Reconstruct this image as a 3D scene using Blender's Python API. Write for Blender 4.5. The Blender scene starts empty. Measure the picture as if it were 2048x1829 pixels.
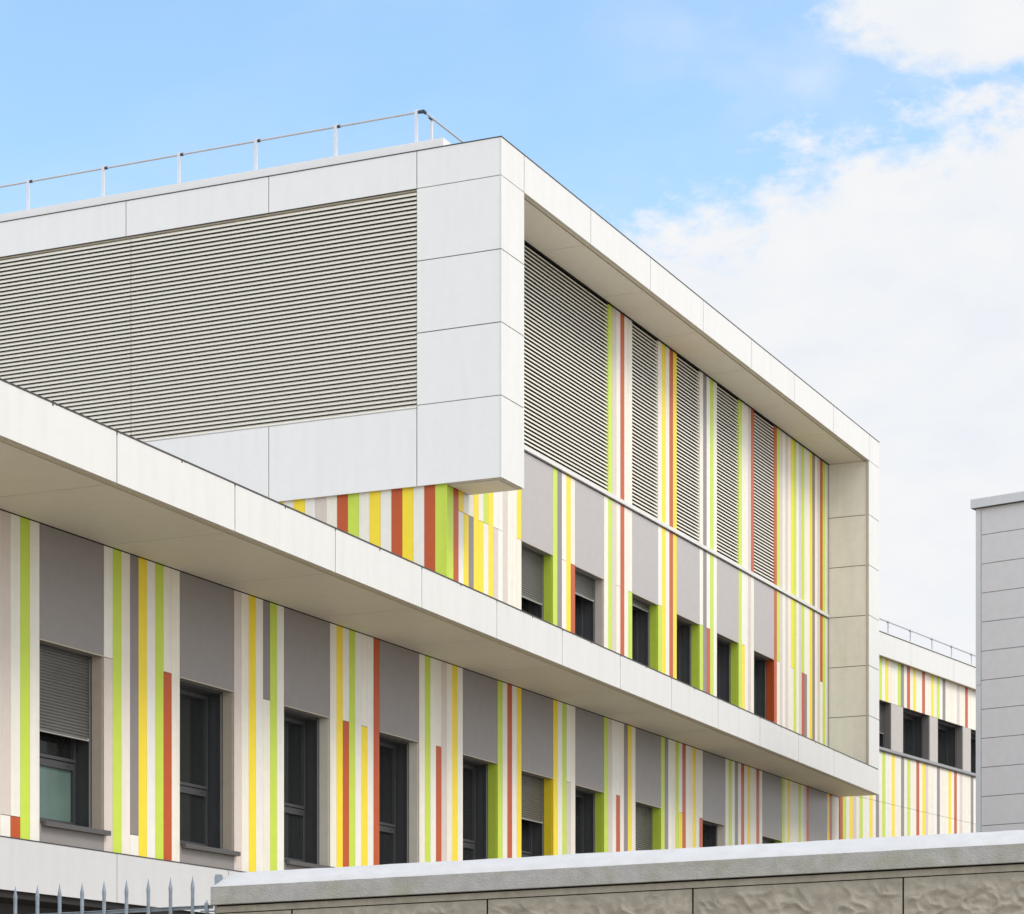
import bpy, math, random
from math import radians as R, sin, cos, pi
from mathutils import Vector, noise

random.seed(7)
sc = bpy.context.scene
col = sc.collection

# ------------------------------------------------------------------ camera
VIEW_W = 2048.0
F_PX, HORIZON, TH = 5057.97, 2165.0, 24.59326
cam_data = bpy.data.cameras.new("camera")
cam = bpy.data.objects.new("camera", cam_data)
col.objects.link(cam)
cam_data.sensor_fit = 'HORIZONTAL'
cam_data.sensor_width = 36.0
cam_data.lens = F_PX / VIEW_W * 36.0
cam_data.shift_y = (HORIZON - 914.5) / VIEW_W          # level camera, lens shifted up (verticals stay vertical)
cam_data.clip_start = 0.1
cam_data.clip_end = 3000
cam.location = (0, 0, 1.6)
cam.rotation_euler = (R(90), 0, R(TH - 90))
sc.camera = cam
sc.render.resolution_x, sc.render.resolution_y = 1024, 914

# ------------------------------------------------------------------ exposure
sc.view_settings.view_transform = 'Standard'
sc.view_settings.look = 'None'
sc.view_settings.exposure = 0.62
sc.view_settings.gamma = 1.0
sc.view_settings.use_curve_mapping = False

# ------------------------------------------------------------------ sky and sun
SUN_EL, SUN_AZ = 50.0, 272.0      # azimuth: direction towards the sun, counter-clockwise from +X
CLOUD_L = 1.0
world = bpy.data.worlds.new("World")
sc.world = world
world.use_nodes = True
nt = world.node_tree
nt.nodes.clear()
N, L = nt.nodes.new, nt.links.new
def math_node(op, a, b=None, c=None, clamp=False):
    n = N('ShaderNodeMath'); n.operation = op; n.use_clamp = clamp
    for i, v in enumerate((a, b, c)):
        if v is None: continue
        if isinstance(v, (int, float)): n.inputs[i].default_value = v
        else: L(v, n.inputs[i])
    return n.outputs[0]
out = N('ShaderNodeOutputWorld')
bg = N('ShaderNodeBackground'); bg.inputs[1].default_value = 0.13
L(bg.outputs[0], out.inputs[0])
sky = N('ShaderNodeTexSky'); sky.sky_type = 'NISHITA'; sky.sun_disc = False
sky.sun_elevation = R(SUN_EL)
sky.sun_rotation = R(90 - SUN_AZ)
sky.air_density = 1.0; sky.dust_density = 0.8; sky.ozone_density = 1.6
tc = N('ShaderNodeTexCoord')
sep = N('ShaderNodeSeparateXYZ'); L(tc.outputs['Generated'], sep.inputs[0])
el = math_node('MULTIPLY', math_node('ARCSINE', sep.outputs[2]), 180/pi)
az = math_node('MULTIPLY', math_node('ARCTAN2', sep.outputs[1], sep.outputs[0]), 180/pi)   # degrees ccw from +X
a = math_node('SUBTRACT', TH, az)                 # degrees to the right of the facade's near end
mp = N('ShaderNodeMapping'); mp.inputs['Scale'].default_value = (1, 1, 1.9)
L(tc.outputs['Generated'], mp.inputs[0])
def cloud_noise(scale, detail, rough, dist=0.0, off=(0, 0, 0)):
    n = N('ShaderNodeTexNoise'); n.inputs['Scale'].default_value = scale
    n.inputs['Detail'].default_value = detail; n.inputs['Roughness'].default_value = rough
    n.inputs['Distortion'].default_value = dist
    m = N('ShaderNodeMapping'); m.inputs['Location'].default_value = off
    L(mp.outputs[0], m.inputs[0]); L(m.outputs[0], n.inputs['Vector'])
    return n.outputs['Fac']
n1 = cloud_noise(9, 9, 0.52, 0.0)
n2 = cloud_noise(24, 8, 0.58, 0.0, (3, 1, 2))
n4 = cloud_noise(70, 6, 0.65, 0.0, (1, 7, 3))
n3 = cloud_noise(3.0, 6, 0.5, 0.2, (8, 5, 1))
wob = math_node('ADD', math_node('MULTIPLY', math_node('SUBTRACT', n1, 0.5), 5.0),
                math_node('ADD', math_node('MULTIPLY', math_node('SUBTRACT', n2, 0.5), 4.6), math_node('MULTIPLY', math_node('SUBTRACT', n4, 0.5), 2.6)))
# big bank: everything under a line that climbs to the right
line = math_node('ADD', math_node('MULTIPLY', a, 0.27), 18.3)
bank = math_node('ADD', math_node('SUBTRACT', line, el), wob)
right_only = math_node('MULTIPLY', math_node('SUBTRACT', a, 1.1), 1.3)
bank = math_node('MINIMUM', bank, math_node('ADD', right_only, math_node('MULTIPLY', wob, 0.5)))
# second cloud high on the right
da = math_node('DIVIDE', math_node('SUBTRACT', a, 10.6), 3.5)
de = math_node('DIVIDE', math_node('SUBTRACT', el, 23.1), 1.75)
blob = math_node('SUBTRACT', 1.0, math_node('ADD', math_node('MULTIPLY', da, da), math_node('MULTIPLY', de, de)))
blob = math_node('ADD', math_node('MULTIPLY', blob, 2.4), math_node('MULTIPLY', wob, 0.75))
# unseen cloud over the rest of the dome, thickened to light the gable
rest = math_node('MULTIPLY', math_node('SUBTRACT', n3, 0.36), 14.0)
away = math_node('MULTIPLY', math_node('SUBTRACT', math_node('ABSOLUTE', math_node('SUBTRACT', a, -2.0)), 22.0), 0.4)
rest = math_node('MINIMUM', rest, away)
dens = math_node('MAXIMUM', math_node('MAXIMUM', bank, blob), rest)
ramp = N('ShaderNodeMapRange'); ramp.interpolation_type = 'SMOOTHSTEP'
ramp.inputs['From Min'].default_value = -0.5; ramp.inputs['From Max'].default_value = 1.25
L(dens, ramp.inputs['Value'])
wisp = N('ShaderNodeMapRange'); wisp.interpolation_type = 'SMOOTHSTEP'
wisp.inputs['From Min'].default_value = 0.50; wisp.inputs['From Max'].default_value = 0.75; wisp.inputs['To Max'].default_value = 0.5
L(n1, wisp.inputs['Value'])
wisp_m = math_node('MULTIPLY', wisp.outputs[0], math_node('MULTIPLY', math_node('SUBTRACT', a, 0.5), 0.18, clamp=True))
veil = math_node('MULTIPLY', math_node('SUBTRACT', cloud_noise(5, 7, 0.6, 0.3, (2, 9, 4)), 0.42), 0.85, clamp=True)
fac = math_node('MAXIMUM', math_node('MAXIMUM', ramp.outputs[0], wisp_m), veil)
# blue part: the atmosphere itself, a little milky
skygain = N('ShaderNodeMix'); skygain.data_type = 'RGBA'; skygain.blend_type = 'MULTIPLY'; skygain.inputs[0].default_value = 1.0
L(sky.outputs[0], skygain.inputs[6]); skygain.inputs[7].default_value = (1.40, 1.48, 1.38, 1)
cloudcol = N('ShaderNodeMix'); cloudcol.data_type = 'RGBA'
L(math_node('MULTIPLY', math_node('SUBTRACT', n2, 0.3), 2.2, clamp=True), cloudcol.inputs[0])
cloudcol.inputs[6].default_value = (4.25, 4.42, 4.70, 1); cloudcol.inputs[7].default_value = (4.72, 4.72, 4.72, 1)
mix = N('ShaderNodeMix'); mix.data_type = 'RGBA'
L(fac, mix.inputs[0]); L(skygain.outputs[2], mix.inputs[6]); L(cloudcol.outputs[2], mix.inputs[7])
# unseen cloud deck behind and beside the camera, brightened to light the gable
gain = math_node('ADD', 1.0, math_node('MULTIPLY', math_node('MULTIPLY', away, 0.12, clamp=True), 0.55))
mg = N('ShaderNodeMix'); mg.data_type = 'RGBA'; mg.blend_type = 'MULTIPLY'; mg.inputs[0].default_value = 1.0
L(mix.outputs[2], mg.inputs[6]); L(gain, mg.inputs[7])
L(mg.outputs[2], bg.inputs[0])

sun_d = bpy.data.lights.new("sun", 'SUN'); sun_d.energy = 1.3; sun_d.angle = R(24); sun_d.color = (1.0, 0.95, 0.88)
sun = bpy.data.objects.new("sun", sun_d); col.objects.link(sun)
sdir = Vector((cos(R(SUN_EL))*cos(R(SUN_AZ)), cos(R(SUN_EL))*sin(R(SUN_AZ)), sin(R(SUN_EL))))
sun.rotation_euler = sdir.to_track_quat('Z', 'Y').to_euler()
sun.location = (0, -20, 40)

# ------------------------------------------------------------------ materials
def mat(name, rgb, rough=0.5, spec=0.5, var=0.04, bump=0.0, scale=6.0, metal=0.0, streak=0.0, stain=None, stain_amt=0.0, bscale=220):
    m = bpy.data.materials.new(name); m.use_nodes = True
    t = m.node_tree; b = t.nodes['Principled BSDF']
    b.inputs['Roughness'].default_value = rough
    b.inputs['Specular IOR Level'].default_value = spec
    b.inputs['Metallic'].default_value = metal
    co = t.nodes.new('ShaderNodeTexCoord')
    n = t.nodes.new('ShaderNodeTexNoise'); n.inputs['Scale'].default_value = scale; n.inputs['Detail'].default_value = 5
    t.links.new(co.outputs['Object'], n.inputs['Vector'])
    mr = t.nodes.new('ShaderNodeMapRange'); mr.inputs['To Min'].default_value = 1 - var; mr.inputs['To Max'].default_value = 1 + var
    mr.inputs['From Min'].default_value = 0.3; mr.inputs['From Max'].default_value = 0.7
    t.links.new(n.outputs['Fac'], mr.inputs['Value'])
    mx = t.nodes.new('ShaderNodeMix'); mx.data_type = 'RGBA'; mx.blend_type = 'MULTIPLY'; mx.inputs[0].default_value = 1
    mx.inputs[6].default_value = (*rgb, 1); t.links.new(mr.outputs[0], mx.inputs[7])
    last = mx.outputs[2]
    if streak:
        mp_ = t.nodes.new('ShaderNodeMapping'); mp_.inputs['Scale'].default_value = (3.5, 3.5, 0.3)
        t.links.new(co.outputs['Object'], mp_.inputs[0])
        s = t.nodes.new('ShaderNodeTexNoise'); s.inputs['Scale'].default_value = 1.6; s.inputs['Detail'].default_value = 4
        t.links.new(mp_.outputs[0], s.inputs['Vector'])
        sr = t.nodes.new('ShaderNodeMapRange'); sr.inputs['From Min'].default_value = 0.45; sr.inputs['From Max'].default_value = 0.75
        sr.inputs['To Min'].default_value = 1.0; sr.inputs['To Max'].default_value = 1 - streak
        t.links.new(s.outputs['Fac'], sr.inputs['Value'])
        m2 = t.nodes.new('ShaderNodeMix'); m2.data_type = 'RGBA'; m2.blend_type = 'MULTIPLY'; m2.inputs[0].default_value = 1
        t.links.new(last, m2.inputs[6]); t.links.new(sr.outputs[0], m2.inputs[7]); last = m2.outputs[2]
    if stain:
        s = t.nodes.new('ShaderNodeTexNoise'); s.inputs['Scale'].default_value = 3.3; s.inputs['Detail'].default_value = 8; s.inputs['Roughness'].default_value = 0.65
        t.links.new(co.outputs['Object'], s.inputs['Vector'])
        sr = t.nodes.new('ShaderNodeMapRange'); sr.inputs['From Min'].default_value = 0.46; sr.inputs['From Max'].default_value = 0.68; sr.inputs['To Max'].default_value = stain_amt
        t.links.new(s.outputs['Fac'], sr.inputs['Value'])
        m2 = t.nodes.new('ShaderNodeMix'); m2.data_type = 'RGBA'
        t.links.new(sr.outputs[0], m2.inputs[0]); t.links.new(last, m2.inputs[6]); m2.inputs[7].default_value = (*stain, 1); last = m2.outputs[2]
    t.links.new(last, b.inputs['Base Color'])
    if bump:
        n2 = t.nodes.new('ShaderNodeTexNoise'); n2.inputs['Scale'].default_value = bscale; n2.inputs['Detail'].default_value = 3
        t.links.new(co.outputs['Object'], n2.inputs['Vector'])
        bp = t.nodes.new('ShaderNodeBump'); bp.inputs['Strength'].default_value = bump; bp.inputs['Distance'].default_value = 0.004
        t.links.new(n2.outputs['Fac'], bp.inputs['Height']); t.links.new(bp.outputs[0], b.inputs['Normal'])
    return m

M = dict(
    W=mat('off_white_board', (0.81, 0.765, 0.665), 0.42, spec=0.28, var=0.03, streak=0.07),
    W2=mat('white_board', (0.81, 0.785, 0.715), 0.42, spec=0.28, var=0.03, streak=0.06),
    B=mat('pale_mauve_board', (0.64, 0.56, 0.51), 0.42, spec=0.28, var=0.03),
    G=mat('lime_board', (0.545, 0.68, 0.075), 0.42, spec=0.28, var=0.03),
    Y=mat('yellow_board', (0.88, 0.68, 0.035), 0.42, spec=0.28, var=0.03),
    R=mat('brick_red_board', (0.49, 0.088, 0.022), 0.42, spec=0.28, var=0.03),
    D=mat('dark_grey_board', (0.25, 0.22, 0.22), 0.42, spec=0.28, var=0.03),
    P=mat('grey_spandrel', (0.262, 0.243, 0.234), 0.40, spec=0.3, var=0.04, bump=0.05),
    white=mat('white_panel', (0.80, 0.795, 0.79), 0.40, var=0.010, streak=0.03),
    cream=mat('cream_panel', (0.69, 0.685, 0.665), 0.42, var=0.012, streak=0.05),
    soffit=mat('soffit_panel', (0.70, 0.655, 0.575), 0.55, var=0.025, bump=0.03),
    trim=mat('beige_trim', (0.52, 0.46, 0.36), 0.5),
    blade=mat('louver_blade', (0.80, 0.765, 0.68), 0.45, var=0.02),
    black=mat('dark_gap', (0.018, 0.017, 0.016), 0.7, spec=0.2),
    cap=mat('dark_flashing', (0.045, 0.042, 0.038), 0.5),
    anth=mat('anthracite_metal', (0.066, 0.067, 0.072), 0.42, var=0.06, bump=0.05),
    plinth=mat('plinth_panel', (0.60, 0.60, 0.605), 0.42, var=0.012, streak=0.04),
    tan=mat('tan_reveal', (0.58, 0.50, 0.41), 0.45),
    pier=mat('pier_panel', (0.47, 0.435, 0.41), 0.45, var=0.03, bump=0.1),
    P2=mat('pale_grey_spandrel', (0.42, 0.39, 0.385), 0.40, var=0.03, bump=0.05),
    sillm=mat('grey_sill', (0.085, 0.082, 0.08), 0.4),
    sill2=mat('light_grey_sill', (0.26, 0.26, 0.265), 0.35, metal=0.3),
    shut=mat('grey_shutter_slat', (0.13, 0.125, 0.117), 0.35, var=0.1, scale=1.5),
    shutbar=mat('shutter_bar', (0.42, 0.42, 0.38), 0.4),
    slot=mat('louver_slot', (0.10, 0.088, 0.07), 0.7, spec=0.2),
    curtain=mat('grey_curtain', (0.72, 0.74, 0.70), 0.9, var=0.15, scale=3.0),
    frost=mat('frosted_glass', (0.13, 0.20, 0.175), 0.10, spec=0.5, var=0.15, scale=2.0),  # frosted pane; its pale teal tone partly paints in a reflection
    room=mat('room_dark', (0.09, 0.09, 0.095), 0.9, spec=0.1),
    steel=mat('galvanised_steel', (0.62, 0.62, 0.66), 0.38, metal=0.25, var=0.06, scale=20),
    tube=mat('steel_tube', (0.48, 0.49, 0.51), 0.35, metal=0.3),
    joint=mat('plastic_joint', (0.03, 0.05, 0.07), 0.5),
    fence=mat('fence_steel', (0.24, 0.29, 0.34), 0.42, metal=0.25, var=0.18, scale=14),
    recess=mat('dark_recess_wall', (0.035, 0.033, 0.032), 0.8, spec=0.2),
    gpanel=mat('grey_facade_panel', (0.66, 0.665, 0.71), 0.45, var=0.03, bump=0.25, bscale=120),
    gtrim=mat('grey_corner_trim', (0.64, 0.67, 0.72), 0.4, var=0.02),
    ctop=mat('pale_coping_top', (0.475, 0.48, 0.495), 0.7, var=0.05, bump=0.5, bscale=60, scale=9, stain=(0.40, 0.41, 0.38), stain_amt=0.25),  # coping top coloured paler than its front face
    cface=mat('coping_concrete', (0.36, 0.355, 0.35), 0.8, var=0.12, bump=0.9, bscale=80, scale=12, stain=(0.23, 0.24, 0.12), stain_amt=0.6),
    cwall=mat('textured_concrete', (0.335, 0.305, 0.25), 0.85, var=0.14, bump=1.0, bscale=90, scale=14),
    roofm=mat('roof_membrane', (0.30, 0.29, 0.27), 0.8),
    ground=mat('ground', (0.27, 0.24, 0.19), 0.9, var=0.15, scale=0.2),
)
def glass_mat():
    m = bpy.data.materials.new('window_glass'); m.use_nodes = True
    t = m.node_tree; t.nodes.clear()
    o_ = t.nodes.new('ShaderNodeOutputMaterial'); mx = t.nodes.new('ShaderNodeMixShader')
    tr = t.nodes.new('ShaderNodeBsdfTransparent'); tr.inputs[0].default_value = (0.72, 0.78, 0.77, 1)
    gl = t.nodes.new('ShaderNodeBsdfGlossy'); gl.inputs['Roughness'].default_value = 0.03; gl.inputs['Color'].default_value = (0.8, 0.85, 0.88, 1)
    fr = t.nodes.new('ShaderNodeFresnel'); fr.inputs[0].default_value = 1.48
    df = t.nodes.new('ShaderNodeBsdfDiffuse'); df.inputs[0].default_value = (0.085, 0.09, 0.092, 1)
    m0 = t.nodes.new('ShaderNodeMixShader'); m0.inputs[0].default_value = 0.28
    t.links.new(tr.outputs[0], m0.inputs[1]); t.links.new(df.outputs[0], m0.inputs[2])
    t.links.new(fr.outputs[0], mx.inputs[0]); t.links.new(m0.outputs[0], mx.inputs[1]); t.links.new(gl.outputs[0], mx.inputs[2]); t.links.new(mx.outputs[0], o_.inputs[0])
    return m
M['glass'] = glass_mat()
CURT = [0]

# ------------------------------------------------------------------ mesh helpers
class MB:
    def __init__(s): s.v, s.f, s.m, s.ms = [], [], [], []
    def mi(s, m):
        m = M[m] if isinstance(m, str) else m
        if m not in s.ms: s.ms.append(m)
        return s.ms.index(m)
    def add(s, vs, fs, m):
        o = len(s.v); s.v += [tuple(v) for v in vs]; k = s.mi(m)
        for f in fs: s.f.append([i + o for i in f]); s.m.append(k)
    def box(s, x0, x1, y0, y1, z0, z1, m, T=None):
        vs = [(x, y, z) for x in (x0, x1) for y in (y0, y1) for z in (z0, z1)]
        if T: vs = [T(*v) for v in vs]
        s.add(vs, [(0,1,3,2), (4,6,7,5), (0,4,5,1), (2,3,7,6), (0,2,6,4), (1,5,7,3)], m)
    def prism(s, prof, axis, a0, a1, m, T=None):
        # prof: list of (u,v); axis 'x': (a,u,v)   axis 'y': (u,a,v)
        n = len(prof); vs = []
        for a_ in (a0, a1):
            for u, v in prof: vs.append((a_, u, v) if axis == 'x' else (u, a_, v))
        if T: vs = [T(*v) for v in vs]
        fs = [(i, (i+1) % n, (i+1) % n + n, i + n) for i in range(n)]
        fs += [tuple(range(n))[::-1], tuple(range(n, 2*n))]
        s.add(vs, fs, m)
    def tube(s, p, q, r, m, n=10):
        p, q = Vector(p), Vector(q); d = (q - p).normalized()
        a_ = d.orthogonal().normalized(); b_ = d.cross(a_)
        vs = [c_ + (a_*cos(2*pi*i/n) + b_*sin(2*pi*i/n))*r for c_ in (p, q) for i in range(n)]
        fs = [(i, (i+1) % n, (i+1) % n + n, i + n) for i in range(n)] + [tuple(range(n))[::-1], tuple(range(n, 2*n))]
        s.add(vs, fs, m)
    def build(s, name, parent=None, off=None, smooth=False):
        me = bpy.data.meshes.new(name)
        o_ = Vector(off if off is not None else (parent.get('_o', (0, 0, 0)) if parent else (0, 0, 0)))
        me.from_pydata([Vector(v) - o_ for v in s.v], [], s.f)
        for m in s.ms: me.materials.append(m)
        me.polygons.foreach_set('material_index', s.m)
        if smooth: me.polygons.foreach_set('use_smooth', [True]*len(s.f))
        me.update()
        import bmesh
        bm = bmesh.new(); bm.from_mesh(me); bmesh.ops.recalc_face_normals(bm, faces=bm.faces); bm.to_mesh(me); bm.free()
        o = bpy.data.objects.new(name, me); col.objects.link(o)
        if parent: o.parent = parent
        o['_o'] = tuple(o_)
        return o

def tag(o, label=None, cat=None, group=None, kind=None):
    if label: o['label'] = label
    if cat: o['category'] = cat
    if group: o['group'] = group
    if kind: o['kind'] = kind
    return o
def thing(name, loc, rz, label, cat, local=False):
    o = bpy.data.objects.new(name, None); col.objects.link(o)
    o.location = loc; o.rotation_euler = (0, 0, rz); o.empty_display_size = 0.5
    o['_o'] = (0, 0, 0) if local else tuple(loc)
    return tag(o, label, cat)

GAP = 0.004
def boards(mb, xs, cols, z0, z1, y, split=None, T=None, axis='x', th=0.03, k0=0):
    """xs: edges; cols: a letter, or (upper, lower, z_split[, lowest, z2]) per board"""
    for i, c in enumerate(cols):
        a0, a1 = xs[i] + GAP/2, xs[i+1] - GAP/2
        segs = [(z0, z1, c)] if isinstance(c, str) else None
        if segs is None:
            up, lo, zs = c[:3]
            segs = [(zs + 0.004, z1, up), (z0, zs - 0.004, lo)]
        for s0, s1, cc in segs:
            if s1 <= s0: continue
            mm = cc
            if cc == 'W' and random.random() < 0.45: mm = 'W2'
            if axis == 'x': mb.box(a0, a1, y, y + th, s0, s1, mm, T)
            else: mb.box(y, y + th, a0, a1, s0, s1, mm, T)
def edges(a0, a1, n): return [a0 + (a1 - a0)*i/n for i in range(n + 1)]

# ------------------------------------------------------------------ ground
g = MB()
g.add([(-500, -500, 0), (700, -500, 0), (700, 600, 0), (-500, 600, 0)], [(0, 1, 2, 3)], 'ground')
tag(g.build('ground'), kind='structure')

# =================================================================== MAIN BUILDING
XG, YF, YW, XE, XI = 36.744, 17.006, 18.0, 58.04, 37.633
Z_BASE, Z_SILL, Z_OPEN, Z_WTOP = 4.51, 4.78, 6.99, 8.40
Z_ROOF1, Z_OPEN2, Z_STR, Z_SOF, Z_TOP = 8.99, 10.95, 12.52, 16.13, 16.74
bld = thing('office_building', (36.8, 18.0, 0), 0, 'large white framed office building with colourful vertical stripes, grey panels and big louvered roof storey', 'building')

# solid core
b = MB()
b.box(2, 58.0, 18.62, 44, 0, 8.36, 'room')
b.box(36.95, 58.0, 18.62, 44, 8.95, 16.55, 'room')
b.box(58.0, 58.03, 18.03, 44, 0, 16.55, 'cream')
b.build('core_wall', bld)
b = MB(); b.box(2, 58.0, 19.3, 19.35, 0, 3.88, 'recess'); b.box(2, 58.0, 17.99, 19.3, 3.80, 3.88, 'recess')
b.build('recessed_ground_floor', bld)

# ---- windows
def shutter(mb, x0, x1, y, z0, z1, T=None):
    prof_f, n = [], max(2, int(round((z1 - z0)/0.0395)))
    ph = (z1 - z0)/n
    for i in range(n):
        zt = z1 - i*ph
        prof_f += [(y + 0.013, zt), (y + 0.004, zt - ph*0.16), (y, zt - ph*0.42), (y + 0.001, zt - ph*0.62), (y + 0.006, zt - ph*0.82), (y + 0.014, zt - ph*0.84)]
    prof_f.append((y + 0.013, z0))
    vs = []
    for xx in (x0, x1):
        for u, v in prof_f: vs.append((xx, u, v))
    if T: vs = [T(*v) for v in vs]
    m_ = len(prof_f)
    mb.add(vs, [(i, i+1, i+1+m_, i+m_) for i in range(m_-1)], 'shut')
    mb.box(x0, x1, y + 0.014, y + 0.02, z0, z1, 'black', T)
def window(parent, x0, x1, z0, z1, reveal, head='P', left='P', shut_z=None, transom=None, sill=True, frost=False,
           y=YW, a_=0.18, b_=0.40, low_recess=True, label=None, pane_div=False):
    w = MB()
    # frame: dark inner jambs, head, guides and sash bars
    for xx0, xx1 in ((x0, x0 + 0.03), (x1 - 0.03, x1)):
        w.box(xx0, xx1, y + a_ + 0.002, y + b_ + 0.14, z0, z1, 'anth')
    w.box(x0 + 0.03, x1 - 0.03, y + a_ + 0.002, y + b_ + 0.14, z1 - 0.035, z1, 'anth')
    w.box(x0 + 0.03, x1 - 0.03, y + a_ + 0.002, y + b_ + 0.14, z0, z0 + 0.03, 'anth')
    for xx0, xx1 in ((x0 + 0.03, x0 + 0.05), (x1 - 0.05, x1 - 0.03)):
        w.box(xx0, xx1, y + a_ + 0.004, y + a_ + 0.018, z0 + 0.03, z1 - 0.035, 'sill2' if xx0 > x0 + 0.5 else 'anth')
        w.box(xx0, xx1, y + a_ + 0.034, y + a_ + 0.046, z0 + 0.03, z1 - 0.035, 'anth')
    xs0, xs1, zs0, zs1 = x0 + 0.03, x1 - 0.03, z0 + 0.03, z1 - 0.035
    fy0, fy1 = y + b_, y + b_ + 0.06
    tr = transom
    w.box(xs0, xs0 + 0.07, fy0, fy1, zs0, zs1, 'anth'); w.box(xs1 - 0.07, xs1, fy0, fy1, zs0, zs1, 'anth')
    w.box(xs0 + 0.07, xs1 - 0.07, fy0, fy1, zs1 - 0.07, zs1, 'anth'); w.box(xs0 + 0.07, xs1 - 0.07, fy0, fy1, zs0, zs0 + 0.08, 'anth')
    # raised opening sash above the transom
    if tr:
        w.box(xs0 + 0.07, xs1 - 0.07, fy0, fy1, tr[0], tr[1], 'anth')
        w.box(xs0 + 0.03, xs1 - 0.03, fy0 - 0.016, fy0, tr[1] + 0.01, tr[1] + 0.05, 'anth')
        w.box(xs1 - 0.072, xs1 - 0.03, fy0 - 0.016, fy0, tr[1] + 0.05, zs1 - 0.02, 'anth')
        w.box(xs0 + 0.03, xs0 + 0.072, fy0 - 0.016, fy0, tr[1] + 0.05, zs1 - 0.02, 'anth')
        w.box(xs0 + 0.072, xs1 - 0.072, fy0 - 0.016, fy0, zs1 - 0.065, zs1 - 0.02, 'anth')
        w.box(xs1 - 0.19, xs1 - 0.14, fy0 - 0.004, fy0, tr[0] + 0.04, tr[0] + 0.048, 'black')
    f = w.build('window', parent)
    if label: f['label'] = label
    q = MB(); gy = fy0 + 0.035
    if tr:
        q.box(xs0 + 0.07, xs1 - 0.07, gy, gy + 0.02, tr[1], zs1 - 0.07, 'glass'); q.build('pane', f)
        q = MB(); q.box(xs0 + 0.07, xs1 - 0.07, gy, gy + 0.02, zs0 + 0.08, tr[0], 'frost' if frost else 'glass'); q.build('pane', f)
    else:
        q.box(xs0 + 0.07, xs1 - 0.07, gy, gy + 0.02, zs0 + 0.08, zs1 - 0.07, 'glass'); q.build('pane', f)
    k = CURT[0]; CURT[0] += 1
    wd = (0.62, 0.40, 0.30, 0.75, 0.50, 0.34, 0.86, 0.45)[k % 8]*(x1 - x0)
    cu = MB(); n = 26; pts = [(x0 + 0.05 + (wd - 0.05)*i/n, fy0 + 0.074 + 0.014*sin(i*2.1)) for i in range(n + 1)]
    vs = [(px_, py_, zz) for px_, py_ in pts for zz in (zs0 + 0.05, zs1 - 0.02)] + [(px_, py_ + 0.004, zz) for px_, py_ in pts for zz in (zs0 + 0.05, zs1 - 0.02)]
    cu.add(vs, [(2*i, 2*i+1, 2*i+3, 2*i+2) for i in range(n)] + [(2*n+2+2*i, 2*n+4+2*i, 2*n+5+2*i, 2*n+3+2*i) for i in range(n)], 'curtain')
    cu.build('curtain', f)
    r = MB()
    r.box(x1 - 0.004, x1 + 0.03, y + 0.031, y + a_, z0, z1, reveal)
    r.box(x0 - 0.03, x0 + 0.004, y + 0.031, y + a_, z0, z1, left)
    r.box(x0 + 0.004, x1 - 0.004, y + 0.031, y + a_, z1 - 0.004, z1 + 0.03, head)
    r.box(x1 + 0.0, x1 + 0.03, y + a_, y + 0.6, z0, z1, 'room'); r.box(x0 - 0.03, x0, y + a_, y + 0.6, z0, z1, 'room')
    r.box(x0, x1, y + a_, y + 0.6, z1, z1 + 0.03, 'room')
    r.build('reveal', f)
    if shut_z:
        s = MB(); shutter(s, x0 + 0.032, x1 - 0.032, y + a_ + 0.016, shut_z + 0.05, z1 - 0.01)
        s.box(x0 + 0.032, x1 - 0.032, y + a_ + 0.010, y + a_ + 0.032, shut_z, shut_z + 0.048, 'shut')
        s.box(x0 + 0.032, x1 - 0.032, y + a_ + 0.004, y + a_ + 0.010, shut_z + 0.002, shut_z + 0.014, 'shutbar')
        s.box(x1 - 0.10, x1 - 0.07, y + a_, y + a_ + 0.004, shut_z + 0.012, shut_z + 0.03, 'steel')
        s.build('roller_shutter', f)
    if sill:
        s = MB(); s.box(x0 + 0.035, x1 + 0.05, y - 0.075, y - 0.002, z0 - 0.062, z0 - 0.002, 'sillm')
        s.box(x0 + 0.005, x1 - 0.005, y - 0.002, y + b_, z0 - 0.03, z0 - 0.002, 'sillm')
        s.build('window_sill', f)
    return f

# ---- lower storey, striped boards and grey panels
PAN = [25.54, 28.72, 31.50, 34.44, 37.39, 39.72, 42.08, 45.01, 48.71, 52.45, 55.74]
PEND = [26.93, 30.12, 32.87, 35.80, 38.75, 41.09, 43.44, 46.36, 50.08, 53.80, 57.13]
S, Q = 7.0, 4.78
BAYS = [
    ['W', ('W','B',S), 'Y', 'W', 'R', 'W', 'G', 'W', ('W','D',S), 'W', 'Y', 'W', 'B', 'W', ('B','W',Q), ('W','R',Q), 'G', 'W'],
    [('W','B',S-0.02), 'G', 'W', ('D','W',Q+0.01), 'Y', 'W', 'G', ('W','R',S), 'W'],
    ['B', 'W', 'Y', 'W', ('D','W',S), 'G', 'W'],
    ['W', 'Y', ('W','R',S), 'G', 'W', ('W','Y',S), 'W', 'R'],
    ['W', 'G', 'W', ('W','R',S), 'B', 'W', 'Y', 'W'],
    ['G', 'W', 'R', 'W', 'Y'],
    ['Y', 'W', 'G', ('W','B',S), 'W'],
    ['G', 'B', 'W', ('W','R',S), 'W', 'D', 'Y', 'W'],
    ['G', 'D', 'W', 'W', 'G', ('W','Y',S), 'R', 'W', 'W', 'Y', 'W', ('W','R',S)],
    ['W', 'G', 'W', 'D', 'W', 'R', 'W', 'Y', 'W', 'W', 'R', 'W'],
    ['G', 'W', 'Y', 'W', 'W', 'W', 'G', 'W', 'B', 'R'],
    ['Y', 'R', 'B', 'W', 'W'],
]
mb = MB()
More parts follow.
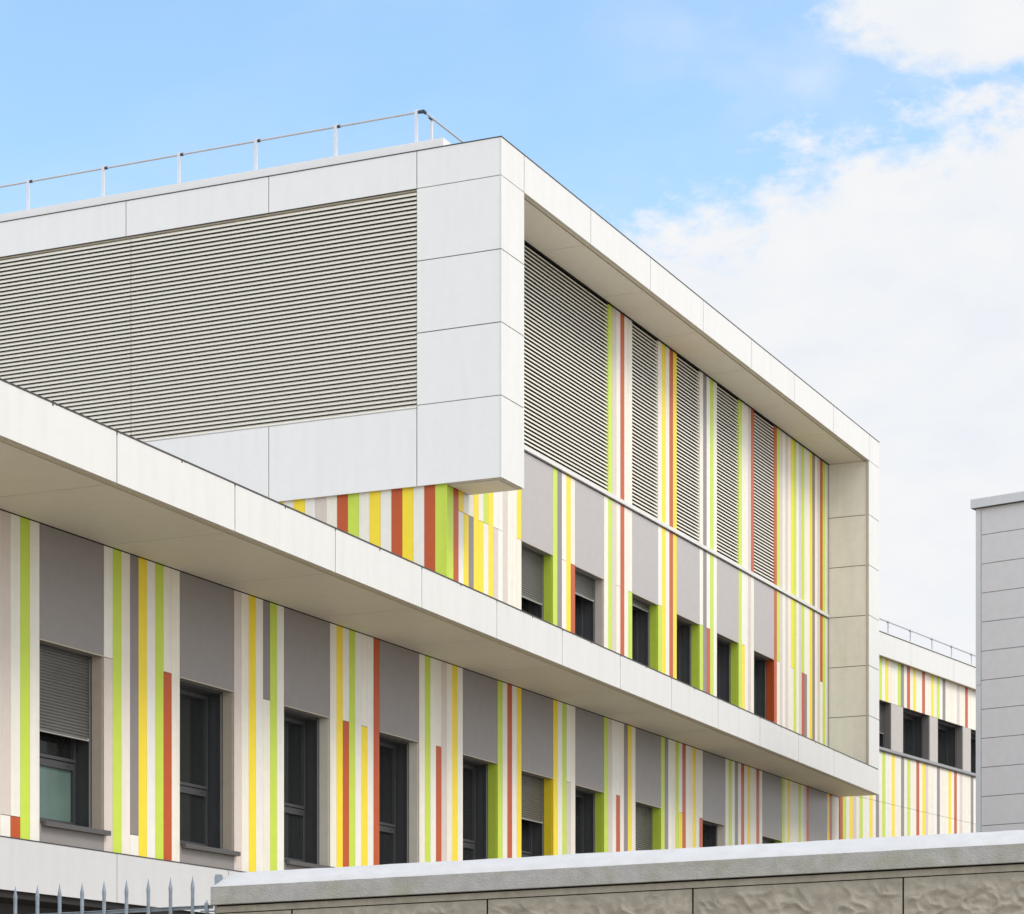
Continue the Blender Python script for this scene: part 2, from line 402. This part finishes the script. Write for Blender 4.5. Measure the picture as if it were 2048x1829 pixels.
for i, bay in enumerate(BAYS):
    a0 = PEND[i-1] if i else PAN[0] - 0.1975*len(bay)
    a1 = PAN[i] if i < len(PAN) else 58.04
    boards(mb, edges(a0, a1, len(bay)), bay, Z_BASE, Z_WTOP - 0.012, YW)
mb.box(2, PAN[0] - 0.1975*18 - 0.01, YW, YW + 0.03, Z_BASE, Z_WTOP - 0.012, 'W')
mb.build('striped_cladding', bld)
for x0, x1 in zip(PAN, PEND):
    last = x0 > 55
    mb = MB()
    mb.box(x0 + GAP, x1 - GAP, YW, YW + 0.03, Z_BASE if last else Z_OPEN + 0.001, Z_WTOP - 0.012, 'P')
    sp = mb.build('spandrel_panel', bld)
    if not last:
        mb = MB(); mb.box(x0 + GAP, x1 - GAP, YW - 0.004, YW + 0.012, Z_OPEN - 0.012, Z_OPEN, 'trim'); mb.build('drip_trim', sp)
        mb = MB(); mb.box(x0 + GAP, x1 - GAP, YW, YW + 0.03, Z_BASE, Z_SILL - 0.035, 'P'); mb.build('apron_panel', bld)
REV = ['tan', 'tan', 'W', 'W', 'G', 'Y', 'G', 'G', 'W', 'G']
SHZ = [5.91, None, None, None, None, 6.19, None, 4.85, None, 4.85]
for i in range(10):
    window(bld, PAN[i], PEND[i], Z_SILL, Z_OPEN, REV[i], shut_z=SHZ[i], transom=(5.545, 5.635), frost=(i == 0))
# ---- plinth band
PJ = [2.0, 5.23, 7.97, 10.71, 13.45, 16.19, 18.93, 21.67, 24.41, 27.15, 29.89, 32.63, 35.37, 38.11, 40.85, 43.59, 46.33, 49.07, 51.81, 54.55, 58.0]
PJ = [x for x in PJ if x not in (24.41,)]
mb = MB()
for x0, x1 in zip(PJ, PJ[1:]):
    mb.box(x0 + 0.006, x1 - 0.006, YW - 0.05, YW - 0.02, 3.885, 4.505, 'plinth')
mb.box(2, 58.0, YW - 0.018, YW - 0.004, 3.885, 4.50, 'black')
mb.build('plinth_band', bld)
mb = MB(); mb.box(2, 58.0, YW - 0.056, YW + 0.02, 4.506, 4.507, 'cap'); mb.box(2, 58.0, YW - 0.056, YW - 0.001, 4.5075, 4.518, 'cap'); mb.build('plinth_flashing', bld)

# ---- tapering canopy with white fascia
CX0, CY0, CX1, CY1 = 21.93, 15.96, 58.04, 17.006
def cy(x): return CY0 + (CY1 - CY0)*(x - CX0)/(CX1 - CX0)
CJ = [2.30, 5.04, 7.78, 10.52, 13.26, 16.00, 18.74, 21.50, 24.24, 26.97, 29.70, 32.43, 35.15, 37.85, 40.55, 43.22, 45.92, 48.62, 51.34, 54.12, 58.04]
def slab(mb, x0, x1, d0, d1, z0, z1, m):
    """piece that follows the fascia line: from d0 to d1 behind its face"""
    vs = [(x, cy(x) + d, z) for x in (x0, x1) for d in (d0, d1) for z in (z0, z1)]
    mb.add(vs, [(0,1,3,2), (4,6,7,5), (0,4,5,1), (2,3,7,6), (0,2,6,4), (1,5,7,3)], m)
def slab_wall(mb, x0, x1, d0, y1, z0, z1, m):
    vs = [(x, y, z) for x in (x0, x1) for y in (cy(x) + d0, y1) for z in (z0, z1)]
    mb.add(vs, [(0,1,3,2), (4,6,7,5), (0,4,5,1), (2,3,7,6), (0,2,6,4), (1,5,7,3)], m)
cn = MB(); slab_wall(cn, 2.3, 58.04, 0.05, 18.6, 8.44, 8.93, 'black')
can = cn.build('canopy', bld)
for x0, x1 in zip(CJ, CJ[1:]):
    mb = MB(); slab(mb, x0 + 0.009, x1 - (0.009 if x1 < 58 else 0), 0, 0.03, 8.405, 8.985, 'cream')
    mb.build('fascia_panel', can)
mb = MB(); slab(mb, 2.3, 58.04, 0.032, 0.048, 8.41, 8.98, 'black')
slab(mb, 2.3, 57.9, -0.008, 0.12, 8.987, 9.003, 'cap')
slab(mb, 2.3, 58.02, 0.031, 0.115, 8.395, 8.4045, 'trim')
slab(mb, 2.3, 58.0, 0.116, 0.136, 8.43, 8.438, 'black')
mb.build('canopy_edge_trim', can)
mb = MB()
for i, x in enumerate(CJ[1:-1]):                    # little dark clips under the flashing
    for xx in (x, x + 1.37 + random.uniform(-0.1, 0.1)):
        slab(mb, xx - 0.014, xx + 0.014, -0.0015, 0.004, 8.962 - random.uniform(0, 0.012), 8.9865, 'cap')
        if random.random() < 0.5: slab(mb, xx + 0.06, xx + 0.075, -0.0015, 0.004, 8.975, 8.9865, 'cap')
mb.build('flashing_clips', can)
mb = MB()
for x0, x1 in zip(CJ, CJ[1:]):
    vs = [(x, y, z) for x in (x0 + 0.007, x1 - 0.007) for y in (cy(x) + 0.137, 17.985) for z in (8.398, 8.425)]
    mb.add(vs, [(0,1,3,2), (4,6,7,5), (0,4,5,1), (2,3,7,6), (0,2,6,4), (1,5,7,3)], 'soffit')
mb.build('canopy_soffit', can)
mb = MB(); slab_wall(mb, 2.3, 58.0, 0.13, 44, 8.935, 8.95, 'roofm'); mb.build('canopy_roof', can)

# ---- upper storey: striped boards, grey panels, windows
UP = [39.72, 42.07, 44.84, 47.22, 49.56, 51.90]
UE = [41.07, 43.44, 46.20, 48.53, 50.91, 53.25]
T2 = 10.948
UB = [
    ['G', 'R', ('Y','W',T2), ('W','Y',T2), ('W','D',T2), 'Y', ('W','Y',T2), ('G','W',T2), 'Y', ('W','B',T2), ('W','W',T2), 'B', 'W', 'W', ('Y','W',T2)],
    ['G', 'D', ('W','W',T2), 'Y', ('W','R',T2)],
    ['W', 'G', 'B', ('W','W',T2), 'R', 'W', ('W','G',T2)],
    [('W','G',T2), 'Y', 'W', 'R', 'Y'],
    [('W','G',T2), 'D', ('W','R',T2), 'G', 'W'],
    ['G', ('W','Y',T2), 'W', 'B', 'W'],
    ['R', ('G','W',T2), 'B', 'W', 'B', 'W', ('Y','W',T2), 'G', 'W', 'B', ('G','R',T2), ('W','D',T2), 'W', 'Y', 'D', 'W', 'B', ('R','W',T2), 'G', 'W'],
]
mb = MB()
for i, bay in enumerate(UB):
    a0 = UE[i-1] if i else 36.845
    a1 = UP[i] if i < len(UP) else 57.165
    boards(mb, edges(a0, a1, len(bay)), bay, 8.96, Z_STR - 0.025, YW)
mb.box(36.80, 36.842, 18.0, 18.03, 8.96, Z_STR - 0.025, 'G')
mb.build('striped_cladding', bld)
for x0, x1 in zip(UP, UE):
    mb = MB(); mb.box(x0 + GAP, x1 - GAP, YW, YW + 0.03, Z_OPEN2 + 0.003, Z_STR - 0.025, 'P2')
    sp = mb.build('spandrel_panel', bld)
    mb = MB(); mb.box(x0 + GAP, x1 - GAP, YW - 0.004, YW + 0.012, Z_OPEN2 - 0.012, Z_OPEN2, 'trim'); mb.build('drip_trim', sp)
for i, (rv, sz) in enumerate(zip(['G', 'B', 'G', 'G', 'G', 'R'], [10.06, 10.53, 10.80, None, None, None])):
    window(bld, UP[i], UE[i], 8.98, Z_OPEN2, rv, shut_z=sz, transom=None, sill=False)
# top level boards between the louvers
LV = [(XI + 0.0, 43.64), (44.84, 46.20), (47.22, 48.53), (49.56, 50.91), (51.90, 53.25)]
LB = [['G', 'B', 'W', 'R', 'W', 'W'], ['W', 'Y', 'W', 'R', 'Y'], ['W', 'D', 'W', 'G', 'W'], ['G', 'W', 'W', 'B', 'R'],
      ['R', 'G', 'B', 'W', 'B', 'W', 'Y', 'G', 'W', 'B', 'G', 'W', 'W', 'Y', 'D', 'W', 'B', 'R', 'G', 'W']]
mb = MB()
for i, bay in enumerate(LB):
    a0 = LV[i][1]; a1 = LV[i+1][0] if i < 4 else 57.165
    boards(mb, edges(a0, a1, len(bay)), bay, Z_STR + 0.075, Z_SOF - 0.012, YW)
    mb.box(a0 + 0.001, a0 + 0.02, YW + 0.031, YW + 0.12, Z_STR + 0.075, Z_SOF - 0.012, bay[0])
mb.build('striped_cladding', bld)
# string course
mb = MB(); mb.box(XI, 57.19, YW - 0.045, YW + 0.06, Z_STR, Z_STR + 0.068, 'cream')
mb.box(XI, 57.19, YW + 0.012, YW + 0.05, Z_STR - 0.024, Z_STR - 0.001, 'black')
mb.box(XI, 57.19, YW + 0.005, YW + 0.05, Z_STR + 0.0685, Z_STR + 0.0745, 'cap')
mb.build('string_course', bld)

# ---- louvers
PITCH = 0.0712
def louver(a0, a1, z0, z1, axis, y, name='louver_grille', seam=None):
    mb = MB(); n = int(round((z1 - z0)/PITCH)); p = (z1 - z0)/n
    segs = [(a0, a1)] if not seam else [(a0, seam - 0.006), (seam + 0.006, a1)]
    for k in range(n):
        z = z0 + k*p
        prof = [(y, z + 0.000), (y, z + 0.027), (y + 0.052, z + 0.066), (y + 0.056, z + 0.062), (y + 0.006, z + 0.018), (y + 0.006, z + 0.002)]
        for s0, s1 in segs:
            if axis == 'x': mb.prism(prof, 'x', s0, s1, 'blade')
            else: mb.prism(prof, 'y', s0, s1, 'blade')
    if axis == 'x': mb.box(a0, a1, y + 0.08, y + 0.09, z0, z1, 'slot')
    else: mb.box(y + 0.08, y + 0.09, a0, a1, z0, z1, 'slot')
    return mb.build(name, bld)
for x0, x1 in LV: louver(x0 + 0.006, x1 - 0.004, Z_STR + 0.078, Z_SOF - 0.005, 'x', YW + 0.006)
louver(18.53, 44.0, 12.575, 16.10, 'y', XG + 0.012, seam=24.02)

# ---- big frame round the roof storey
def panels_y(mb, x0, x1, y, zs, m='cream'):      # panels facing -Y, stacked between joints
    for z0, z1 in zip(zs, zs[1:]): mb.box(x0, x1, y, y + 0.03, z0 + 0.005, z1 - 0.005, m)
FJ = [XG, 37.633, 40.44, 43.26, 46.06, 48.87, 51.65, 54.43, 57.21, XE]
core = MB()
core.box(XG + 0.034, XE - 0.004, YF + 0.034, 18.6, 16.165, 16.70, 'black')          # top beam
core.box(XG + 0.034, XI - 0.034, YF + 0.034, 17.99, 11.33, 16.165, 'black')          # left fin
core.box(57.23, XE - 0.004, YF + 0.034, 17.99, 9.0, 16.165, 'black')                # right jamb
core.box(XG + 0.105, XG + 0.30, 17.99, 44, 11.33, 16.70, 'black')                    # gable zone
frm = core.build('roof_frame', bld)
for x0, x1 in zip(FJ, FJ[1:]):
    mb = MB(); mb.box(x0 + (0.009 if x0 > XG else 0), x1 - 0.009 if x1 < XE else x1, YF, YF + 0.03, 16.135, 16.735, 'cream')
    mb.build('fascia_panel', frm)
FZ = [11.292, 12.604, 13.778, 14.948, 16.13]
for z0, z1 in zip(FZ, FZ[1:]):                     # left fin: front and inner side
    mb = MB(); mb.box(XG, XI, YF, YF + 0.03, z0 + (0.008 if z0 > 11.3 else 0), z1 - 0.008, 'cream')
    mb.box(XI - 0.03, XI, YF + 0.031, 17.985, z0 + 0.008, z1 - 0.008, 'cream')
    mb.build('fin_panel', frm)
# gable column, top band and bottom band (facing the street on the left)
for z0, z1 in zip(FZ[1:], FZ[2:]):
    mb = MB(); mb.box(XG, XG + 0.03, YF + 0.031, 18.515, z0 + 0.008, z1 - 0.008, 'white'); mb.build('gable_panel', frm)
GJ = [YF + 0.031, 18.52, 21.29, 24.11, 26.93, 29.75, 32.57, 35.39, 38.21, 41.03, 44.0]
for y0, y1 in zip(GJ, GJ[1:]):
    mb = MB(); mb.box(XG, XG + 0.03, y0 + (0.008 if y0 > 17.1 else 0), y1 - 0.008, 16.135, 16.735, 'white'); mb.build('gable_panel', frm)
    mb = MB(); mb.box(XG, XG + 0.03, y0 + (0.008 if y0 > 17.1 else 0), y1 - 0.008, 11.292, 12.555 if y0 > 18 else 12.599, 'white'); mb.build('gable_panel', frm)
mb = MB(); mb.box(XG - 0.004, XG + 0.07, 18.53, 44, 12.562, 12.567, 'white')
mb.box(XG + 0.031, XG + 0.09, 18.53, 44, 16.105, 16.134, 'trim'); mb.box(XG + 0.001, XG + 0.03, 18.53, 44, 16.126, 16.134, 'cap'); mb.build('louver_trim', frm)
RZ = [8.99, 10.17, 11.344, 12.517, 13.69, 14.865, 16.13]
for z0, z1 in zip(RZ, RZ[1:]):
    mb = MB(); mb.box(57.20, XE, YF, YF + 0.03, z0 + 0.008, z1 - 0.008, 'cream')
    mb.box(57.20, 57.23, YF + 0.034, 17.985, z0 + 0.008, z1 - 0.008, 'W2'); mb.build('jamb_panel', frm)
mb = MB(); mb.box(57.170, 57.186, 17.985, 18.05, 8.95, 16.12, 'trim'); mb.box(57.186, 57.199, 18.0, 18.05, 8.95, 16.12, 'black')
mb.box(57.193, 57.1995, YF + 0.02, YF + 0.075, 9.0, 16.12, 'trim'); mb.build('jamb_trim', frm)
# soffits
mb = MB()
for x0, x1 in zip(FJ[1:-1], FJ[2:]):
    mb.box(x0 + 0.007, min(x1, 57.195) - 0.007, YF + 0.125, 17.985, 16.128, 16.155, 'soffit')
mb.build('frame_soffit', frm)
mb = MB(); mb.box(XI + 0.002, 57.19, YF + 0.031, YF + 0.10, 16.125, 16.134, 'trim'); mb.box(XI + 0.002, 57.19, YF + 0.101, YF + 0.124, 16.15, 16.155, 'black')
mb.box(XI + 0.002, 57.19, 17.96, 17.998, 16.118, 16.127, 'black')
mb.box(XG + 0.031, XI - 0.031, YF + 0.031, 17.985, 11.275, 11.292, 'trim')
mb.box(XG + 0.09, XI - 0.09, YF + 0.09, 17.95, 11.262, 11.2745, 'soffit')
mb.box(XG + 0.03, XG + 0.07, 17.99, 44, 11.30, 11.32, 'trim')
mb.build('soffit_trim', frm)
# cap flashing, upstand and roof
mb = MB(); mb.box(XG - 0.008, XE + 0.008, YF - 0.008, YF + 0.12, 16.738, 16.752, 'cap'); mb.box(XG - 0.008, XG + 0.12, YF + 0.121, 44, 16.738, 16.752, 'cap')
mb.box(XG + 0.121, XE, YF + 0.121, 44, 16.69, 16.70, 'roofm'); mb.build('roof_flashing', frm)
mb = MB(); mb.box(36.944, 37.20, 18.139, 44, 16.71, 16.97, 'white'); mb.box(37.201, 57.8, 18.139, 18.395, 16.71, 16.97, 'cream')
mb.build('roof_upstand', bld)

# ---- recessed striped gable wall under the band
GE = [17.967, 18.019, 18.221, 18.418, 18.617, 18.819, 19.019, 19.219, 19.419, 19.62, 19.827, 20.029, 20.231, 20.438, 20.636, 20.846]
GC = ['G', 'G', 'R', 'W', 'Y', 'R', 'W', 'Y', 'W', 'G', 'R', 'W', 'B', 'W', 'Y']
GC2 = ['W', 'R', 'W', 'W', 'G', 'B', 'W', 'Y', 'W', 'D']
GE[0] = 18.0
mb = MB(); boards(mb, GE, GC, 8.96, 11.30, 36.811, axis='y')
boards(mb, edges(20.846, 44.0, 118), [GC2[(i*7 + i//3) % 10] for i in range(118)], 8.96, 11.30, 36.811, axis='y')
mb.build('gable_striped_cladding', bld)

# =================================================================== ROOF RAILING (main)
rail = thing('roof_railing', (37.244, 18.685, 16.97), 0, 'thin steel guard rail on the flat roof of the tall white framed building', 'railing')
ZR, XR_ = 17.59, 37.244
def post(x, y, par, z0=16.90, z1=17.63, ax='y'):
    p = MB()
    if ax == 'y': p.box(x - 0.014, x + 0.014, y - 0.026, y + 0.026, z0, z1, 'steel')
    else: p.box(x - 0.026, x + 0.026, y - 0.014, y + 0.014, z0, z1, 'steel')
    o = p.build('post', par)
    c = MB()
    if ax == 'y': c.tube((x + 0.02, y - 0.075, ZR), (x + 0.02, y - 0.027, ZR), 0.027, 'joint')
    else: c.tube((x - 0.075, y, ZR), (x - 0.027, y, ZR), 0.027, 'joint')
    c.build('clamp', o)
for y in (18.78, 20.29, 21.83, 23.36, 24.91, 26.49, 28.05, 29.6, 31.2): post(XR_, y, rail)
for x in (37.62, 39.4, 41.2, 43.0, 44.8, 46.6, 48.4, 50.2, 52.0, 53.8, 55.6): post(x, 18.685, rail, ax='x')
mb = MB(); mb.tube((XR_ + 0.02, 18.70, ZR), (XR_ + 0.02, 31.3, ZR), 0.017, 'tube'); mb.build('top_rail', rail)
mb = MB(); mb.tube((XR_ + 0.03, 18.66, ZR), (55.8, 18.66, ZR - 0.02), 0.017, 'tube'); mb.build('top_rail', rail)
mb = MB(); mb.tube((XR_ + 0.02, 18.72, ZR), (XR_ + 0.03, 18.655, ZR), 0.03, 'joint'); mb.tube((XR_ + 0.01, 18.66, ZR), (XR_ + 0.09, 18.66, ZR), 0.03, 'joint'); mb.build('corner_elbow', rail)

# =================================================================== BACK WING
wing = thing('office_wing', (58.056, 18.0, 0), R(-7.0668), 'lower striped office wing with a window band, left of the grey panelled building', 'building', local=True)
LO = 'RGWYBWGWWYWDWGWWYWWDWGWWRWYBWWWDWWWYWRWBWWWDW' + 'WGWWYWRWWBWDWYWWGWWRWWYW'
lx = [0.02 + 0.1966*i for i in range(len(LO) + 1)]
UPS = 'WWYWWRWWGWWYW'  # hidden part
UPv = 'GWYWWWGDWRWYWWRWWYWGWDWWWWBWWRWWWGWWYWRWWDWWYWGWW'
mb = MB(); boards(mb, lx, list(LO), 8.524, 9.785, 0); boards(mb, lx, list(LO), 0.3, 8.516, 0)
mb.build('striped_cladding', wing)
ux = [2.365 + 0.1968*i for i in range(len(UPv) + 1)]
mb = MB(); boards(mb, edges(0.02, 2.365, 12), list('WYWWRWWGWBWW'), 11.035, 12.09, 0); boards(mb, ux, list(UPv), 11.035, 12.09, 0)
mb.build('striped_cladding', wing)
mb = MB(); mb.box(0.3, 14, 0.62, 20, 0, 12.5, 'room'); mb.build('core_wall', wing)
WO = [(-0.55 + 0.6, 0.6), (1.40, 3.14), (3.89, 5.63), (6.18, 7.92), (8.49, 10.23), (10.8, 12.5)]
prev = 0.62
for k, (x0, x1) in enumerate(WO[1:]):
    mb = MB(); mb.box(prev, x0, 0.003, 0.2, 9.862, 11.03, 'pier'); mb.build('window_pier', wing)
    window(wing, x0, x1, 9.862, 11.03, 'P', head='anth', left='B', shut_z=10.27 if k == 0 else None, transom=None, sill=False, y=0.0)
    prev = x1
mb = MB(); mb.box(0.05, 14, -0.06, 0.25, 9.79, 9.858, 'sill2'); mb.box(0.05, 14, -0.045, -0.002, 9.765, 9.788, 'cap'); mb.build('sill_band', wing)
for x0, x1 in ((0.05, 1.2), (1.2, 4.065), (4.065, 6.93), (6.93, 9.8), (9.8, 12.67), (12.67, 14.2)):
    mb = MB(); mb.box(x0 + 0.005, x1 - 0.005, -0.14, -0.11, 12.085, 12.645, 'cream'); mb.build('fascia_panel', wing)
mb = MB(); mb.box(0.05, 14.2, -0.108, 0.0, 12.095, 12.63, 'trim'); mb.box(0.05, 14.2, -0.15, 0.1, 12.648, 12.665, 'cap'); mb.box(0.05, 14.2, -0.138, -0.11, 12.076, 12.083, 'trim')
mb.box(0.05, 14.2, -0.02, 20, 12.64, 12.647, 'roofm'); mb.build('roof_flashing', wing)
mb = MB(); mb.box(0.05, 14.2, 0.12, 0.4, 12.667, 12.80, 'cream'); mb.build('roof_upstand', wing)
wr = thing('roof_railing', (58.056, 18.0, 12.8), R(-7.0668), 'short run of grey guard rail on the roof of the lower striped wing at right', 'railing')
wr['_o'] = (0, 0, 12.8); ZR = 13.14
for x in (0.7, 2.13, 3.55, 4.98, 6.42, 7.77, 9.2, 10.6):
    p = MB(); p.box(x - 0.024, x + 0.024, 0.24, 0.27, 12.80, 13.18, 'steel'); o = p.build('post', wr)
    c = MB(); c.tube((x - 0.09, 0.255, ZR), (x - 0.025, 0.255, ZR), 0.027, 'joint'); c.build('clamp', o)
mb = MB(); mb.tube((0.2, 0.245, ZR), (12, 0.245, ZR), 0.02, 'tube'); mb.build('top_rail', wr)

# =================================================================== GREY PANELLED BUILDING
gb = thing('panelled_building', (49.275, 12.465, 0), R(75.94 - 180), 'plain light grey building clad in wide horizontal panels at the right edge', 'building', local=True)
mb = MB(); mb.box(0.04, 16, 0.05, 12, 0, 12.9, 'P'); mb.box(0.0, 0.04, 0.05, 12, 0, 12.9, 'gpanel'); mb.build('core_wall', gb)
z = 12.93
k = 0
while z > 0.2:
    z0 = 12.402 - 0.574*k
    mb = MB(); mb.box(0.118, 16, 0.0, 0.04, z0 + 0.006, z - 0.006, 'gpanel'); mb.build('facade_panel', gb)
    z = z0; k += 1
mb = MB(); mb.box(0, 0.108, -0.012, 0.04, 9.445, 12.93, 'gtrim'); mb.box(0, 0.108, -0.012, 0.04, 0, 9.437, 'gtrim'); mb.build('corner_trim', gb)
mb = MB(); mb.box(-0.075, 16, -0.09, 0.5, 12.935, 13.11, 'gtrim'); mb.box(-0.06, 16, -0.075, 0.5, 12.925, 12.934, 'cap'); mb.build('roof_coping', gb)

# =================================================================== FOREGROUND BOUNDARY WALL
SL = 0.0435
wl = thing('boundary_wall', (13.755, 8.393, 0), R(-72.21), 'concrete garden wall with crumpled texture panels under a white topped coping, in the foreground', 'wall', local=True)
def shear(x, y, z): return (x, y, z + SL*x)
mb = MB()
NX, NY, LEN, DP = 260, 14, 9.0, 0.42
xs = [0.17*(i/16)**1.3 for i in range(16)] + [0.17 + (LEN - 0.17)*i/(NX) for i in range(NX + 1)]
ys = [DP*j/NY for j in range(NY + 1)]
def htop(x, y):
    e = 1 - max(0.0, 1 - x/0.17)**2.0
    c = 1 - abs(y - 0.2)/0.22
    c = max(0.0, c)**0.85
    return 2.834 + 0.108*min(math.sqrt(max(e, 0)), 1)*c + 0.0035*noise.noise(Vector((x*7, y*7, 0)))*min(1, c*4)
vs = [shear(x, y, htop(x, y) if y > 0 else 2.8345 + 0.0012*noise.noise(Vector((x*30, 0, 5)))) for x in xs for y in ys]
n_ = len(ys)
mb.add(vs, [(i*n_ + j, (i+1)*n_ + j, (i+1)*n_ + j + 1, i*n_ + j + 1) for i in range(len(xs) - 1) for j in range(NY)], 'ctop')
cop = mb.build('coping_top', wl, smooth=True)
mb = MB()
# slightly uneven concrete front of the coping
zs = [2.721, 2.7235, 2.75, 2.78, 2.81, 2.832, 2.8352]
vs = []
for x in xs:
    for i, zz in enumerate(zs):
        off = 0.003 if i == 0 else (0.0015 if i == 6 else 0.0)
        vs.append(shear(x, off + 0.0018*noise.noise(Vector((x*9, zz*9, 3))), zz + (0.0012*noise.noise(Vector((x*30, 0, 5))) if i in (0, 6) else 0)))
n_ = len(zs)
mb.add(vs, [(i*n_ + j, i*n_ + j + 1, (i+1)*n_ + j + 1, (i+1)*n_ + j) for i in range(len(xs) - 1) for j in range(n_ - 1)], 'cface')
mb.box(0.004, LEN, 0.02, DP, 2.722, 2.83, 'cface', shear)
mb.box(0.0, 0.02, 0.0, DP, 2.722, 2.832, 'cface', shear)
mb.build('coping_face', wl)
mb = MB(); mb.box(0.022, LEN, 0.035, 0.37, 2.672, 2.711, 'cwall', shear); mb.box(0.03, LEN, 0.05, 0.36, 2.7115, 2.7205, 'black', shear); mb.box(0.03, LEN, 0.06, 0.34, 0, 2.671, 'black', shear); mb.build('wall_core', wl)  # thin black strip under the coping paints in its shadow line
WJ = [0.022, 0.515, 1.76, 3.045, 4.335, 5.62, 6.9, 8.2, 9.0]
for p0, p1 in zip(WJ, WJ[1:]):
    mb = MB(); nx = max(4, int((p1 - p0)/0.011)); nz = 90
    px = [p0 + 0.005 + (p1 - p0 - 0.010)*i/nx for i in range(nx + 1)]
    pz = [2.666 - 0.011*j for j in range(nz + 1)]
    vs = []
    for x in px:
        for zz in pz:
            v = Vector((x*4.2 + zz*2.4, zz*5.6 - x*1.6, 2.0 + p0))
            w_ = v + 0.55*Vector((noise.noise(v*1.7), noise.noise(v*1.7 + Vector((5, 2, 1))), 0))
            h = 1 - min(1, abs(noise.noise(w_*1.5))*2.6)**0.6*1.1
            h2 = 1 - min(1, abs(noise.noise(w_*2.7 + Vector((9, 1, 4))))*2.6)**0.7*1.1
            edge = min(1, (x - p0)/0.05, (p1 - x)/0.05, (2.675 - zz)/0.06)
            vs.append(shear(x, 0.045 - 0.030*(h*0.65 + h2*0.35)*max(0, edge), zz))
    n_ = nz + 1
    mb.add(vs, [(i*n_ + j, i*n_ + j + 1, (i+1)*n_ + j + 1, (i+1)*n_ + j) for i in range(nx) for j in range(nz)], 'cwall')
    mb.box(p0 + 0.005, p1 - 0.005, 0.047, 0.33, 0, 1.68, 'cwall', shear)
    mb.build('wall_panel', wl, smooth=True)

# =================================================================== SPIKED FENCE
fn = thing('spiked_fence', (14.051, 8.708, 0), R(-65.4), 'blue grey galvanised steel fence of spear topped pickets at the bottom left', 'fence', local=True)
FS = 0.052
def fsh(x, y, z): return (x, y, z + FS*x)
for i in range(22):
    x = -0.1438*i
    zt = 2.938 + 0.058*x + random.uniform(-0.002, 0.002)
    ring = [(0.0, 0.0012), (-0.022, 0.0045), (-0.066, 0.0135), (-0.076, 0.0138), (-0.105, 0.0122), (-2.4, 0.0122)]
    mb = MB(); vs = []
    jx = random.uniform(-0.002, 0.002)
    for dz, r_ in ring:
        for a_ in range(6):
            an = pi/6 + a_*pi/3
            vs.append((x + jx*(1 + dz/2.4) + r_*cos(an)*1.05, r_*sin(an)*0.8, zt + dz))
    fs = [tuple(range(6))[::-1]]
    for k in range(len(ring) - 1):
        for a_ in range(6): fs.append((k*6 + a_, k*6 + (a_+1) % 6, (k+1)*6 + (a_+1) % 6, (k+1)*6 + a_))
    mb.add(vs, fs, 'fence'); mb.build('picket', fn)
mb = MB(); mb.box(-3.2, 0.13, 0.0135, 0.0375, 2.722, 2.744, 'fence', fsh); mb.box(-3.2, 0.13, -0.006, 0.0134, 2.7405, 2.744, 'fence', fsh)
mb.build('top_rail', fn)
mb = MB(); mb.box(-3.2, 0.13, 0.0135, 0.0375, 0.722, 0.744, 'fence', fsh); mb.build('bottom_rail', fn)
mb = MB()
mb.box(0.135, 0.185, 0.05, 0.10, 0, 2.94, 'fence'); mb.box(0.139, 0.181, 0.054, 0.096, 2.9405, 2.952, 'fence')
mb.build('fence_post', fn)
mb = MB(); mb.box(0.078, 0.100, -0.02, 0.04, 2.695, 2.76, 'fence'); mb.box(0.05, 0.14, -0.015, 0.02, 2.705, 2.713, 'fence')
mb.add([(0.08, -0.012, 2.7605), (0.098, -0.012, 2.7605), (0.098, 0.01, 2.7605), (0.08, 0.01, 2.7605), (0.094, -0.002, 2.785)], [(0,1,4), (1,2,4), (2,3,4), (3,0,4), (3,2,1,0)], 'fence')
mb.build('rail_bracket', fn)

for o in bpy.data.objects:
    if '_o' in o: del o['_o']
